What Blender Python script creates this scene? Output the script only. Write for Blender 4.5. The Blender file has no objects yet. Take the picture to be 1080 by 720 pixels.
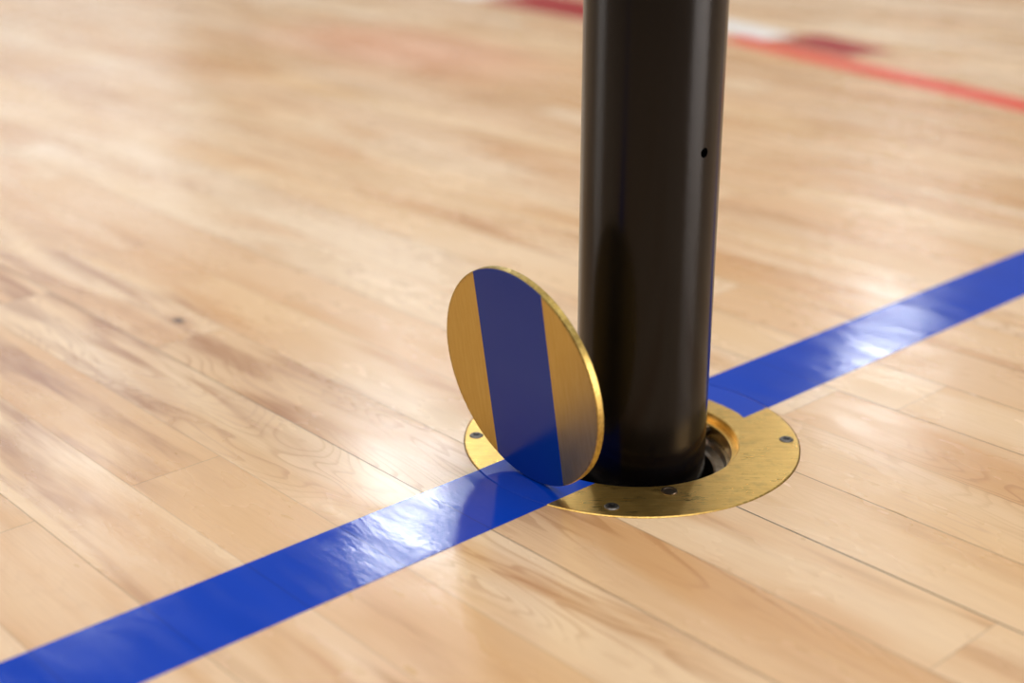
import bpy, bmesh, math, random
from mathutils import Vector, Matrix
random.seed(3)
scene = bpy.context.scene
scene.view_settings.view_transform = 'Standard'
scene.view_settings.look = 'None'
COL = scene.collection

# ---------------------------------------------------------------- frame of the court
LA = math.radians(42.5)                       # direction of the blue line
B = Vector((math.cos(LA), math.sin(LA), 0))   # along blue line
N = Vector((-math.sin(LA), math.cos(LA), 0))  # across blue line (along the boards)
RC = Vector((-0.004, 0.006, 0))               # plate centre
R_OUT, R_IN, R_LID = 0.1195, 0.0765, 0.0757
S_LO, S_HI = -0.0255, 0.0425                  # blue line edges, measured along N

# ---------------------------------------------------------------- node helpers
class NT:
    def __init__(self, name):
        self.mat = bpy.data.materials.new(name); self.mat.use_nodes = True
        self.nt = self.mat.node_tree; self.n = self.nt.nodes; self.l = self.nt.links
        self.bsdf = self.n['Principled BSDF']
    def node(self, typ, ins=None, **props):
        nd = self.n.new(typ)
        for k, v in props.items(): setattr(nd, k, v)
        if ins:
            for k, v in ins.items(): self.set(nd.inputs[k], v)
        return nd
    def set(self, sock, v):
        if isinstance(v, bpy.types.NodeSocket): self.l.new(v, sock)
        else: sock.default_value = v
    def math(self, op, a, b=0.0, c=None):
        nd = self.n.new('ShaderNodeMath'); nd.operation = op
        self.set(nd.inputs[0], a); self.set(nd.inputs[1], b)
        if c is not None: self.set(nd.inputs[2], c)
        return nd.outputs[0]
    def ramp(self, v, a, b, lo=0.0, hi=1.0, smooth=True):
        nd = self.n.new('ShaderNodeMapRange')
        nd.interpolation_type = 'SMOOTHSTEP' if smooth else 'LINEAR'
        self.set(nd.inputs[0], v); self.set(nd.inputs[1], a); self.set(nd.inputs[2], b)
        self.set(nd.inputs[3], lo); self.set(nd.inputs[4], hi)
        return nd.outputs[0]
    def mix(self, f, a, b, blend='MIX'):
        nd = self.n.new('ShaderNodeMix'); nd.data_type = 'RGBA'; nd.blend_type = blend
        self.set(nd.inputs[0], f); self.set(nd.inputs[6], a); self.set(nd.inputs[7], b)
        return nd.outputs[2]
    def xyz(self, x, y, z=0.0):
        nd = self.n.new('ShaderNodeCombineXYZ')
        self.set(nd.inputs[0], x); self.set(nd.inputs[1], y); self.set(nd.inputs[2], z)
        return nd.outputs[0]
    def sep(self, v):
        nd = self.n.new('ShaderNodeSeparateXYZ'); self.l.new(v, nd.inputs[0]); return nd.outputs
    def noise(self, vec, scale=1.0, detail=2.0, rough=0.5, dist=0.0):
        return self.node('ShaderNodeTexNoise', {'Vector': vec, 'Scale': scale, 'Detail': detail,
                         'Roughness': rough, 'Distortion': dist}).outputs['Fac']
    def white(self, vec):
        return self.node('ShaderNodeTexWhiteNoise', {'Vector': vec}, noise_dimensions='3D').outputs
    def obj(self):
        return self.node('ShaderNodeTexCoord').outputs['Object']
    def bump(self, h, dist, strength=1.0, normal=None):
        nd = self.node('ShaderNodeBump', {'Height': h, 'Distance': dist, 'Strength': strength})
        if normal is not None: self.l.new(normal, nd.inputs['Normal'])
        return nd.outputs[0]
    def spot(self, p, q, P, sp, sq):
        """soft elliptical mask round floor point P; sp, sq half sizes along/across boards"""
        cp = -P.dot(N); cq = P.dot(B)
        a = self.math('DIVIDE', self.math('SUBTRACT', p, cp), sp)
        b = self.math('DIVIDE', self.math('SUBTRACT', q, cq), sq)
        r = self.math('SQRT', self.math('ADD', self.math('MULTIPLY', a, a), self.math('MULTIPLY', b, b)))
        return self.ramp(r, 1.0, .2)

def srgb(r, g, b):
    f = lambda c: (c/255/12.92) if c/255 <= .04045 else ((c/255+.055)/1.055)**2.4
    return (f(r), f(g), f(b), 1)

# q = coordinate across boards (along B), p = along boards (along -N)
def court_coords(T):
    x, y, z = T.sep(T.obj())
    q = T.math('ADD', T.math('MULTIPLY', x, B.x), T.math('MULTIPLY', y, B.y))
    p = T.math('ADD', T.math('MULTIPLY', x, -N.x), T.math('MULTIPLY', y, -N.y))
    return p, q

def varnish_bump(T, p, q):
    a = T.noise(T.xyz(T.math('MULTIPLY', p, 6), T.math('MULTIPLY', q, 16)), 1.0, 3, .5)
    b = T.noise(T.xyz(T.math('MULTIPLY', p, 110), T.math('MULTIPLY', q, 300)), 1.0, 3, .6)
    return T.math('ADD', T.math('MULTIPLY', a, 1.0), T.math('MULTIPLY', b, .13))

W = 0.0691; Q0 = -0.0239
def seam_mask(T, p, q, L=0.95):
    qs = T.math('DIVIDE', T.math('SUBTRACT', q, Q0), W)
    k = T.math('FLOOR', qs); fq = T.math('FRACT', qs)
    rk = T.white(T.xyz(k, 3.7, 1.1))[0]
    ps = T.math('DIVIDE', T.math('ADD', p, T.math('MULTIPLY', rk, 7.0)), L)
    j = T.math('FLOOR', ps); fp = T.math('FRACT', ps)
    eq = T.math('MULTIPLY', T.math('MINIMUM', fq, T.math('SUBTRACT', 1.0, fq)), W)
    ep = T.math('MULTIPLY', T.math('MINIMUM', fp, T.math('SUBTRACT', 1.0, fp)), L)
    return k, j, eq, ep

def make_wood():
    T = NT('maple_floor')
    p, q = court_coords(T)
    k, j, eq, ep = seam_mask(T, p, q)
    idv = T.xyz(k, j, 5.3)
    wn = T.white(idv); r1 = wn[0]; rc = T.sep(wn[1]); r2, r3, r4 = rc[0], rc[1], rc[2]
    off = T.math('MULTIPLY', r2, 40.0); off2 = T.math('MULTIPLY', r3, 30.0)
    pp = T.math('ADD', p, off); qq = T.math('ADD', q, off2)
    drift = T.noise(T.xyz(T.math('MULTIPLY', pp, 2.6), T.math('MULTIPLY', qq, 14)), 1, 3, .5, .6)
    streak = T.noise(T.xyz(T.math('MULTIPLY', pp, 4.0), T.math('MULTIPLY', qq, 42)), 1, 4, .55, .5)
    fibre = T.noise(T.xyz(T.math('MULTIPLY', pp, 22), T.math('MULTIPLY', qq, 600)), 1, 3, .6)
    # cathedral figure: contour lines of a stretched noise
    fld = T.noise(T.xyz(T.math('MULTIPLY', pp, 3.6), T.math('MULTIPLY', qq, 18)), 1, 2.5, .42, .4)
    cont = T.math('FRACT', T.math('MULTIPLY', fld, 24.0))
    line = T.math('MULTIPLY', T.ramp(cont, .45, .84), T.ramp(cont, 1.0, .90))
    line = T.math('POWER', line, 2.0)
    lamt = T.math('MULTIPLY', T.ramp(r4, .20, .8), T.ramp(T.noise(T.xyz(T.math('MULTIPLY', pp, 3), T.math('MULTIPLY', qq, 10)), 1, 1), .38, .6))
    light = srgb(232, 191, 140); pale = srgb(243, 216, 182); tan = srgb(208, 152, 92); brown = srgb(160, 100, 52)
    cream = T.noise(T.xyz(T.math('MULTIPLY', p, 1.6), T.math('MULTIPLY', q, 5)), 1, 2, .5)
    base = T.mix(T.math('MINIMUM', T.math('MULTIPLY', T.math('ADD', r1, T.ramp(cream, .35, .65)), .6), 1.0), light, pale)
    base = T.mix(T.math('MULTIPLY', T.ramp(r3, .45, 1.0), .38), base, tan)
    base = T.mix(T.math('MULTIPLY', T.ramp(drift, .44, .70), .66), base, tan)
    zone = T.math('MULTIPLY', T.math('MULTIPLY', T.ramp(q, -.44, -.34), T.ramp(q, -.03, -.12)), T.math('MULTIPLY', T.ramp(p, -.10, -.25), T.ramp(p, -1.1, -.7)))
    samt = T.math('ADD', T.math('MULTIPLY', T.math('MULTIPLY', T.ramp(streak, .52, .76), T.ramp(drift, .40, .66)), .62),
                  T.math('MULTIPLY', T.math('MULTIPLY', zone, T.ramp(streak, .42, .66)), .62))
    samt = T.math('MINIMUM', samt, .9)
    base = T.mix(samt, base, brown)
    base = T.mix(T.math('MULTIPLY', T.math('MULTIPLY', line, lamt), .34), base, brown)
    base = T.mix(T.math('MULTIPLY', T.ramp(fibre, .35, .75), .12), base, brown)
    # faint pink tint further back
    base = T.mix(T.math('MULTIPLY', T.spot(p, q, Vector((-.287, 1.60, 0)), .5, .22), .45), base, srgb(236, 160, 128))
    # pin knot
    KP = Vector((-0.380, 0.2467, 0))
    base = T.mix(T.math('MULTIPLY', T.spot(p, q, KP, .028, .016), .4), base, brown)
    base = T.mix(T.spot(p, q, KP, .0105, .0072), base, srgb(80, 50, 34))
    # seams; a few are open and darker
    rs = T.white(T.xyz(T.math('ROUND', T.math('DIVIDE', T.math('SUBTRACT', q, Q0), W)), 9.2, 4.4))[0]
    sd = T.ramp(rs, .4, .9, .18, .6)
    sA = T.ramp(T.math('ABSOLUTE', T.math('SUBTRACT', q, Q0)), .01, .004)
    sd = T.math('MAXIMUM', sd, T.math('MULTIPLY', sA, T.ramp(p, -.02, .02, .3, 1.0)))
    s1 = T.math('MULTIPLY', T.ramp(eq, .0008, .0003), sd)
    s2 = T.math('MULTIPLY', T.ramp(ep, .0008, .0003), .25)
    seam = T.math('MAXIMUM', s1, s2)
    base = T.mix(seam, base, srgb(66, 46, 36))
    T.set(T.bsdf.inputs['Base Color'], base)
    rg = T.noise(T.xyz(T.math('MULTIPLY', p, 5), T.math('MULTIPLY', q, 14)), 1, 4, .6)
    T.set(T.bsdf.inputs['Roughness'], T.ramp(rg, .3, .7, .20, .34))
    T.set(T.bsdf.inputs['IOR'], 1.5)
    h = varnish_bump(T, p, q)
    n1 = T.bump(h, .0011, .55)
    n2 = T.bump(T.math('SUBTRACT', 1.0, seam), .0006, .4, n1)
    T.set(T.bsdf.inputs['Normal'], n2)
    return T.mat

def make_paint(name, col, rough=(.12, .24), ior=1.36):
    T = NT(name)
    p, q = court_coords(T)
    k, j, eq, ep = seam_mask(T, p, q)
    c = T.mix(T.math('MULTIPLY', T.noise(T.xyz(T.math('MULTIPLY', p, 12), T.math('MULTIPLY', q, 40)), 1, 3), .35), col,
              tuple(x*.6 for x in col[:3])+(1,))
    c = T.mix(T.math('MULTIPLY', T.ramp(eq, .0007, .0002), .45), c, tuple(x*.25 for x in col[:3])+(1,))
    T.set(T.bsdf.inputs['Base Color'], c)
    rg = T.noise(T.xyz(T.math('MULTIPLY', p, 10), T.math('MULTIPLY', q, 60)), 1, 4, .6)
    T.set(T.bsdf.inputs['Roughness'], T.ramp(rg, .3, .7, *rough))
    T.bsdf.inputs['IOR'].default_value = ior
    T.set(T.bsdf.inputs['Normal'], T.bump(varnish_bump(T, p, q), .0010, .6))
    return T.mat

BLUE = (0.0, .050, .50, 1)
def make_brass(name, stripe=None):
    """stripe: None | 'ring' | 'lid'"""
    T = NT(name)
    x, y, z = T.sep(T.obj())
    rad = T.math('SQRT', T.math('ADD', T.math('MULTIPLY', x, x), T.math('MULTIPLY', y, y)))
    sc = T.noise(T.xyz(T.math('MULTIPLY', x, 60), T.math('MULTIPLY', y, 1400)), 1, 3, .7)
    sc2 = T.noise(T.xyz(T.math('MULTIPLY', x, 30), T.math('MULTIPLY', y, 420)), 1, 4, .7)
    blot = T.noise(T.xyz(T.math('MULTIPLY', x, 40), T.math('MULTIPLY', y, 40)), 1, 4, .65)
    if stripe == 'ring': c1, c2, hi_c = srgb(246, 202, 116), srgb(234, 186, 96), srgb(255, 228, 164)
    else: c1, c2, hi_c = srgb(206, 180, 106), srgb(198, 168, 92), srgb(228, 208, 148)
    c = T.mix(T.ramp(sc2, .3, .7), c1, c2)
    c = T.mix(T.math('MULTIPLY', T.ramp(blot, .5, .75), .38 if stripe == 'ring' else .10), c, srgb(150, 112, 58))
    c = T.mix(T.math('MULTIPLY', T.ramp(sc, .5, .8), .20), c, hi_c)
    RR = R_OUT if stripe == 'ring' else R_LID
    rim = T.ramp(rad, RR-.0018, RR-.0004)
    spk = T.noise(T.obj(), 420, 3, .7)
    c = T.mix(T.math('MULTIPLY', rim, T.ramp(spk, .45, .62, .10, .42)), c, srgb(100, 74, 38))
    rough = T.ramp(sc, .25, .75, .26, .38) if stripe == 'ring' else T.ramp(sc, .25, .75, .36, .46)
    if stripe == 'ring': rough = T.math('ADD', rough, T.math('MULTIPLY', T.math('SUBTRACT', blot, .5), .22))
    if stripe:
        if stripe == 'ring':
            t = T.math('ADD', T.math('MULTIPLY', x, N.x), T.math('MULTIPLY', y, N.y))
            bb = T.math('ADD', T.math('MULTIPLY', x, B.x), T.math('MULTIPLY', y, B.y))
            o = RC.dot(N); lo, hi = S_LO-o, S_HI-o
            m = T.math('MULTIPLY', T.ramp(t, lo-.0003, lo+.0003), T.ramp(t, hi+.0003, hi-.0003))
            edge = T.math('ADD', rad, T.math('MULTIPLY', T.math('SUBTRACT', blot, .5), .006))
            edge = T.math('ADD', edge, T.ramp(bb, .01, -.01, 0, .03))
            m = T.math('MULTIPLY', m, T.ramp(edge, .0925, .0940))
        else:
            m = T.math('MULTIPLY', T.ramp(y, -.0345, -.0339), T.ramp(y, .0345, .0339))
            m = T.math('MULTIPLY', m, T.ramp(z, -.0004, -.0001))
        c = T.mix(m, c, BLUE if stripe == 'ring' else (.003, .044, .34, 1))
        T.set(T.bsdf.inputs['Metallic'], T.math('SUBTRACT', 1.0, m))
        T.set(T.bsdf.inputs['IOR'], 1.34)
        rough = T.math('ADD', T.math('MULTIPLY', rough, T.math('SUBTRACT', 1.0, m)), T.math('MULTIPLY', m, .18))
    else:
        T.bsdf.inputs['Metallic'].default_value = 1.0
    T.set(T.bsdf.inputs['Base Color'], c)
    T.set(T.bsdf.inputs['Roughness'], rough)
    T.set(T.bsdf.inputs['Normal'], T.bump(T.math('ADD', sc, T.math('MULTIPLY', blot, .3)), .00012, .3))
    return T.mat

def make_simple(name, col, rough, metal=0.0, nscale=60, var=.3, bump=.0002, coat=0):
    T = NT(name)
    o = T.obj()
    nz = T.noise(o, nscale, 4, .6)
    c = T.mix(T.ramp(nz, .35, .7), col, tuple(x*(1-var) for x in col[:3])+(1,))
    T.set(T.bsdf.inputs['Base Color'], c)
    T.set(T.bsdf.inputs['Roughness'], T.ramp(nz, .3, .7, rough*.85, rough*1.2))
    T.bsdf.inputs['Metallic'].default_value = metal
    T.bsdf.inputs['Coat Weight'].default_value = coat
    T.set(T.bsdf.inputs['Normal'], T.bump(nz, bump, .4))
    return T.mat

# ---------------------------------------------------------------- mesh helpers
def mesh_obj(name, bm, mat, smooth=True, loc=(0, 0, 0)):
    bmesh.ops.recalc_face_normals(bm, faces=bm.faces)
    me = bpy.data.meshes.new(name); bm.to_mesh(me); bm.free()
    ob = bpy.data.objects.new(name, me); COL.objects.link(ob)
    if mat: me.materials.append(mat)
    if smooth:
        for pl in me.polygons: pl.use_smooth = True
        me.set_sharp_from_angle(angle=math.radians(35))
    ob.location = loc
    return ob

def lathe(prof, seg=128, closed=True):
    """closed profile [(r,z)...] revolved round Z"""
    bm = bmesh.new(); rings = []
    for i in range(seg):
        a = 2*math.pi*i/seg
        rings.append([bm.verts.new((r*math.cos(a), r*math.sin(a), z)) if r > 0 else None for r, z in prof])
    centers = {}
    for idx, (r, z) in enumerate(prof):
        if r == 0: centers[idx] = bm.verts.new((0, 0, z))
    n = len(prof); rng = n if closed else n-1
    for i in range(seg):
        a, b = rings[i], rings[(i+1) % seg]
        for m in range(rng):
            m2 = (m+1) % n
            v = [a[m] or centers.get(m), b[m] or centers.get(m), b[m2] or centers.get(m2), a[m2] or centers.get(m2)]
            u = []
            for w in v:
                if w not in u: u.append(w)
            if len(u) >= 3: bm.faces.new(u)
    return bm

def tag(ob, label, cat, group=None):
    ob['label'] = label; ob['category'] = cat
    if group: ob['group'] = group

# ---------------------------------------------------------------- floor with the round cut-out
X0, X1, Y0, Y1 = -12, 12, -6, 20
def build_floor():
    bm = bmesh.new(); seg = 160; r0 = R_OUT+.0003
    radii = [r0, .3, 1.0]
    rings = [[bm.verts.new((RC.x+r*math.cos(2*math.pi*i/seg), RC.y+r*math.sin(2*math.pi*i/seg), 0)) for i in range(seg)] for r in radii]
    outer = []
    for i in range(seg):
        a = 2*math.pi*i/seg; c, s = math.cos(a), math.sin(a)
        ts = []
        if c > 1e-9: ts.append((X1-RC.x)/c)
        if c < -1e-9: ts.append((X0-RC.x)/c)
        if s > 1e-9: ts.append((Y1-RC.y)/s)
        if s < -1e-9: ts.append((Y0-RC.y)/s)
        t = min(ts); outer.append(bm.verts.new((RC.x+t*c, RC.y+t*s, 0)))
    rings.append(outer)
    for a, b in zip(rings[:-1], rings[1:]):
        for i in range(seg):
            bm.faces.new((a[i], a[(i+1) % seg], b[(i+1) % seg], b[i]))
    low = [bm.verts.new((v.co.x, v.co.y, -.02)) for v in rings[0]]
    for i in range(seg):
        bm.faces.new((low[i], low[(i+1) % seg], rings[0][(i+1) % seg], rings[0][i]))
    ob = mesh_obj('floor', bm, make_wood(), smooth=False)
    for pl in ob.data.polygons:
        if abs(pl.normal.z) > .5 and pl.normal.z < 0: pl.flip()
    ob['kind'] = 'structure'
    return ob
build_floor()

def wall(name, x0, x1, y0, y1, mat):
    bm = bmesh.new()
    bmesh.ops.create_cube(bm, size=1, matrix=Matrix.Translation(((x0+x1)/2, (y0+y1)/2, 3.0)) @ Matrix.Diagonal((x1-x0, y1-y0, 6.0, 1)))
    ob = mesh_obj(name, bm, mat, smooth=False); ob['kind'] = 'structure'
    return ob
wmat = make_simple('painted_block_wall', srgb(206, 206, 208), .7, 0, 3, .08)
dmat = make_simple('dark_unseen_wall', srgb(56, 54, 58), .7, 0, 3, .1)  # unseen wall behind the camera, coloured dark to darken the post's reflection
wall('wall_back', X0, X1, Y1, Y1+.2, wmat)
wall('wall_left', X0-.2, X0, Y0, Y1, wmat)
wall('wall_right', X1, X1+.2, Y0, Y1, wmat)
wall('wall_front', X0, X1, Y0-.2, Y0, dmat)

# ---------------------------------------------------------------- court lines (thin paint)
H = .0003
def line_piece(name, polys, mat):
    bm = bmesh.new()
    for pts in polys:
        top = [bm.verts.new((x, y, H)) for x, y in pts]; bot = [bm.verts.new((x, y, 0.00002)) for x, y in pts]
        bm.faces.new(top); n = len(pts)
        bm.faces.new(bot[::-1])
        for i in range(n): bm.faces.new((top[i], bot[i], bot[(i+1) % n], top[(i+1) % n]))
    return mesh_obj(name, bm, mat, smooth=False)

blue_mat = make_paint('blue_court_paint', BLUE, (.08, .18), 1.27)
red_mat = make_paint('red_court_paint', srgb(232, 78, 48), (.3, .4), 1.3)
dred_mat = make_paint('dark_red_court_paint', srgb(168, 14, 12), (.3, .4), 1.3)
white_mat = make_paint('white_court_paint', srgb(250, 248, 246), (.3, .4), 1.4)
def blue_poly(sign, far):
    pts = []; m = 24
    for i in range(m+1):
        s = S_LO+(S_HI-S_LO)*i/m; t = s-RC.dot(N)
        bb = RC.dot(B)+sign*math.sqrt((R_OUT+.0004)**2-t*t)
        P = B*bb+N*s; pts.append((P.x, P.y))
    for s in (S_HI, S_LO):
        P = B*(sign*far)+N*s; pts.append((P.x, P.y))
    return pts
bl = line_piece('court_line', [blue_poly(1, 9), blue_poly(-1, 3)], blue_mat)
tag(bl, 'glossy blue painted line running across the wooden court through the plate', 'court line')

def strip(a, b, w, mat, label):
    a = Vector(a); b = Vector(b); d = (b-a).normalized(); n = Vector((-d.y, d.x))*w/2
    ob = line_piece('court_line', [[tuple(a-n), tuple(b-n), tuple(b+n), tuple(a+n)]], mat)
    tag(ob, label, 'court line')
    return ob
strip((.303, 1.695), (.795, .870), .064, red_mat, 'long red painted line on the wooden court')
strip((.13, 1.93), (-.09, 2.21), .17, dred_mat, 'short dark red dash painted on the wooden court')
strip((-.11, 2.24), (-.36, 2.55), .17, white_mat, 'short white dash painted on the wooden court')
strip((.292, 1.87), (.395, 1.70), .080, white_mat, 'short white dash beside the red court line')
strip((.421, 1.70), (.518, 1.538), .11, dred_mat, 'short dark red dash beside the red court line')

# ---------------------------------------------------------------- brass floor plate
plate = bpy.data.objects.new('floor_plate', None); COL.objects.link(plate)
plate.location = RC; plate.empty_display_size = .1
tag(plate, 'round brass floor socket plate with its cover lid opened upright', 'floor plate')
zt = .0006; RS = .0718
ring = mesh_obj('mounting_ring', lathe([(RS, -.016), (RS, -.0062), (RS+.0006, -.0056), (R_IN, -.0056), (R_IN, zt-.0006), (R_IN+.0006, zt), (R_OUT-.0008, zt), (R_OUT-.0001, zt-.0006),
        (R_OUT-.0001, -.016)], 160), make_brass('brushed_brass_ring', 'ring'))
ring.parent = plate; ring['label'] = 'flat scratched brass ring crossed by blue paint'

steel = make_simple('worn_steel', srgb(168, 156, 142), .32, 1.0, 90, .5)
sleeve = mesh_obj('socket_sleeve', lathe([(RS+.002, -.0165), (RS+.002, -.26), (.060, -.26), (.060, -.022), (.0615, -.0205), (.0675, -.0205), (.069, -.0165)], 128), steel)
sleeve.parent = plate; sleeve['label'] = 'dark steel sleeve inside the socket'

dark = make_simple('dark_recess', srgb(38, 32, 30), .5, .6, 80, .4)
screw_mat = make_simple('worn_screw_steel', srgb(128, 122, 116), .35, 1.0, 300, .4)
screw0 = mesh_obj('screw', lathe([(.0, zt+.0003), (.0018, zt+.0003), (.0022, zt+.0009), (.0042, zt+.0009), (.0050, zt+.0002), (.0050, zt-.001), (.0, zt-.001)], 32), screw_mat)
bm = bmesh.new()
for a in (0, math.pi/2):
    m = Matrix.Translation((0, 0, zt+.0008)) @ Matrix.Rotation(a, 4, 'Z') @ Matrix.Diagonal((.0056, .0012, .0006, 1))
    bmesh.ops.create_cube(bm, size=1, matrix=m)
drive0 = mesh_obj('screw_slot', bm, dark, smooth=False)
pos = [(.111, -1.5), (.111, 178), (.107, 259), (.110, 88)]
for i, (r, a) in enumerate(pos):
    s = screw0 if i == 0 else screw0.copy(); d = drive0 if i == 0 else drive0.copy()
    if i: COL.objects.link(s); COL.objects.link(d)
    a = math.radians(a)
    s.location = (r*math.cos(a), r*math.sin(a), 0); s.rotation_euler = (0, 0, random.uniform(0, 1.5)); s.parent = plate
    d.parent = s
plug = mesh_obj('latch_plug', lathe([(0, zt+.0002), (.0036, zt+.0002), (.0040, zt+.0007), (.0052, zt+.0007), (.0056, zt), (.0056, zt-.001), (0, zt-.001)], 32),
                make_simple('dull_bronze_plug', srgb(104, 90, 76), .38, 1.0, 300, .4))
a = math.radians(-77); plug.location = (.0850*math.cos(a), .0850*math.sin(a), 0); plug.parent = plate
# latch block at back of the socket
bm = bmesh.new()
bmesh.ops.create_cube(bm, size=1, matrix=Matrix.Diagonal((.014, .018, .007, 1)))
bmesh.ops.bevel(bm, geom=bm.edges[:], offset=.0015, segments=2, affect='EDGES')
lat = mesh_obj('latch_block', bm, steel); a = math.radians(36)
lat.location = (.0655*math.cos(a), .0655*math.sin(a), -.0105); lat.rotation_euler = (0, 0, a); lat.parent = plate

# lid
TILT = math.radians(7.5); th = .0054
LB = LA-math.radians(3.0)
BL = Vector((math.cos(LB), math.sin(LB), 0))
n = (-BL*math.cos(TILT)+Vector((0, 0, -math.sin(TILT)))).normalized()      # painted face
d = (-BL*math.sin(TILT)+Vector((0, 0, math.cos(TILT)))).normalized()
hp = Vector((-.0775, -.0592, zt+.0003))
yax = n.cross(d)
c = R_LID+.0006; bv = .0006
bm = lathe([(0, 0), (c-bv, 0), (c, -bv), (c, -th+bv), (c-bv, -th), (0, -th)], 160, closed=False)
lid = mesh_obj('cover_lid', bm, make_brass('brushed_brass_lid', 'lid'))
lid['label'] = 'round brass cover lid with blue stripe standing on edge'
M = Matrix((( d.x, yax.x, n.x, 0), (d.y, yax.y, n.y, 0), (d.z, yax.z, n.z, 0), (0, 0, 0, 1))) @ Matrix.Rotation(math.radians(1.5), 4, 'Z')
cen = hp + d*c
M.translation = cen - RC
lid.parent = plate; lid.matrix_local = M
# hinge knuckle below the lid
bm = bmesh.new()
bmesh.ops.create_cone(bm, cap_ends=True, segments=24, radius1=.0020, radius2=.0020, depth=.022, matrix=Matrix.Rotation(math.pi/2, 4, 'Y'))
hg = mesh_obj('hinge', bm, steel); hg.parent = plate
hgp = hp - n*.0066 - RC
hg.location = (hgp.x, hgp.y, zt+.0018); hg.rotation_euler = (0, 0, LB+math.pi/2)

# ---------------------------------------------------------------- pole
PR = .0462; PX = .0022
def make_pole_mat():
    T = NT('black_satin_pole')
    o = T.obj()
    lo = T.noise(o, 14, 2, .5)
    c = T.mix(T.ramp(lo, .3, .7), srgb(9, 9, 13), srgb(12, 11, 15))
    T.set(T.bsdf.inputs['Base Color'], c)
    T.set(T.bsdf.inputs['Roughness'], T.ramp(lo, .3, .7, .20, .23))
    T.bsdf.inputs['IOR'].default_value = 1.38
    return T.mat
pole_mat = make_pole_mat()
bm = lathe([(PR, -.20), (PR, 1.45), (PR-.004, 1.45), (PR-.004, -.20)], 192)
pole = mesh_obj('tube', bm, pole_mat)
bm = bmesh.new()
hd = Vector((.0307, -.034, 0)).normalized()
rot = Vector((0, 0, 1)).rotation_difference(hd).to_matrix().to_4x4()
bmesh.ops.create_cone(bm, cap_ends=True, segments=32, radius1=.0033, radius2=.0033, depth=.3, matrix=Matrix.Translation((0, 0, .2194)) @ rot)
cut = mesh_obj('cutter', bm, None)
md = pole.modifiers.new('pin', 'BOOLEAN'); md.object = cut; md.operation = 'DIFFERENCE'; md.solver = 'EXACT'
bpy.context.view_layer.update()
dg = bpy.context.evaluated_depsgraph_get()
me = bpy.data.meshes.new_from_object(pole.evaluated_get(dg))
pole.modifiers.clear(); pole.data = me
bpy.data.objects.remove(cut)
me.set_sharp_from_angle(angle=math.radians(35))
post = bpy.data.objects.new('net_post', None); COL.objects.link(post); post.location = (PX, 0, 0)
tag(post, 'black satin metal net post standing in the brass floor socket', 'post')
pole.parent = post
cap = mesh_obj('end_cap', lathe([(0, 1.462), (PR-.003, 1.462), (PR, 1.459), (PR, 1.4502), (0, 1.4502)], 96, closed=False),
               make_simple('black_plastic', srgb(20, 20, 20), .5)); cap.parent = post

# ---------------------------------------------------------------- lights
w = bpy.data.worlds.new('gym_air'); scene.world = w; w.use_nodes = True
bgn = w.node_tree.nodes['Background']
bgn.inputs[0].default_value = (.97, .985, 1.0, 1); bgn.inputs[1].default_value = .38

def area(loc, target, sx, sy, power, col=(1, .98, .95)):
    L = bpy.data.lights.new('gym_lamp_or_fill', 'AREA'); L.shape = 'RECTANGLE'; L.size = sx; L.size_y = sy; L.energy = power; L.color = col
    o = bpy.data.objects.new('gym_lamp_or_fill', L); COL.objects.link(o); o.location = loc
    o.rotation_euler = (Vector(target)-Vector(loc)).to_track_quat('-Z', 'Y').to_euler()
    return o
CW = (.90, .96, 1.0)
area((-.9, 8.9, 4.8), (0, 0, 0), .6, .6, 42, CW)
area((3.8, 13.2, 5.6), (0, 0, 0), .7, .9, 42, CW)
area((-3.6, 9.1, 5), (0, 0, 0), 1.2, 1.4, 30, CW)
area((-7, 16, 4), (0, 0, 0), 6, 2.5, 75, CW)  # added wide low light, puts haze on the far floor
area((10.5, -3.5, 2.0), (0, 0, .3), 6, 3.0, 680, (1, .92, .88))  # added fill from the right, makes the brown band on the post
area((-10.5, 1.5, 2.0), (0, 0, .3), 3, 3.0, 150, (1, .97, .95))  # added weaker fill from the left, brightens the post's left edge
area((0, .5, 6.4), (0, .5, 0), 8, 7, 370)

# ---------------------------------------------------------------- camera
f = 1530.0; TH = math.radians(21.4)
cam = bpy.data.cameras.new('camera'); co = bpy.data.objects.new('camera', cam); COL.objects.link(co)
cam.sensor_width = 36; cam.lens = f/1080*36
co.rotation_euler = (math.pi/2-TH, 0, 0); co.location = (-.0893, -.9375, .4445)
cam.clip_start = .02; cam.clip_end = 100
cam.dof.use_dof = True; cam.dof.focus_distance = .97; cam.dof.aperture_fstop = 2.9
scene.camera = co
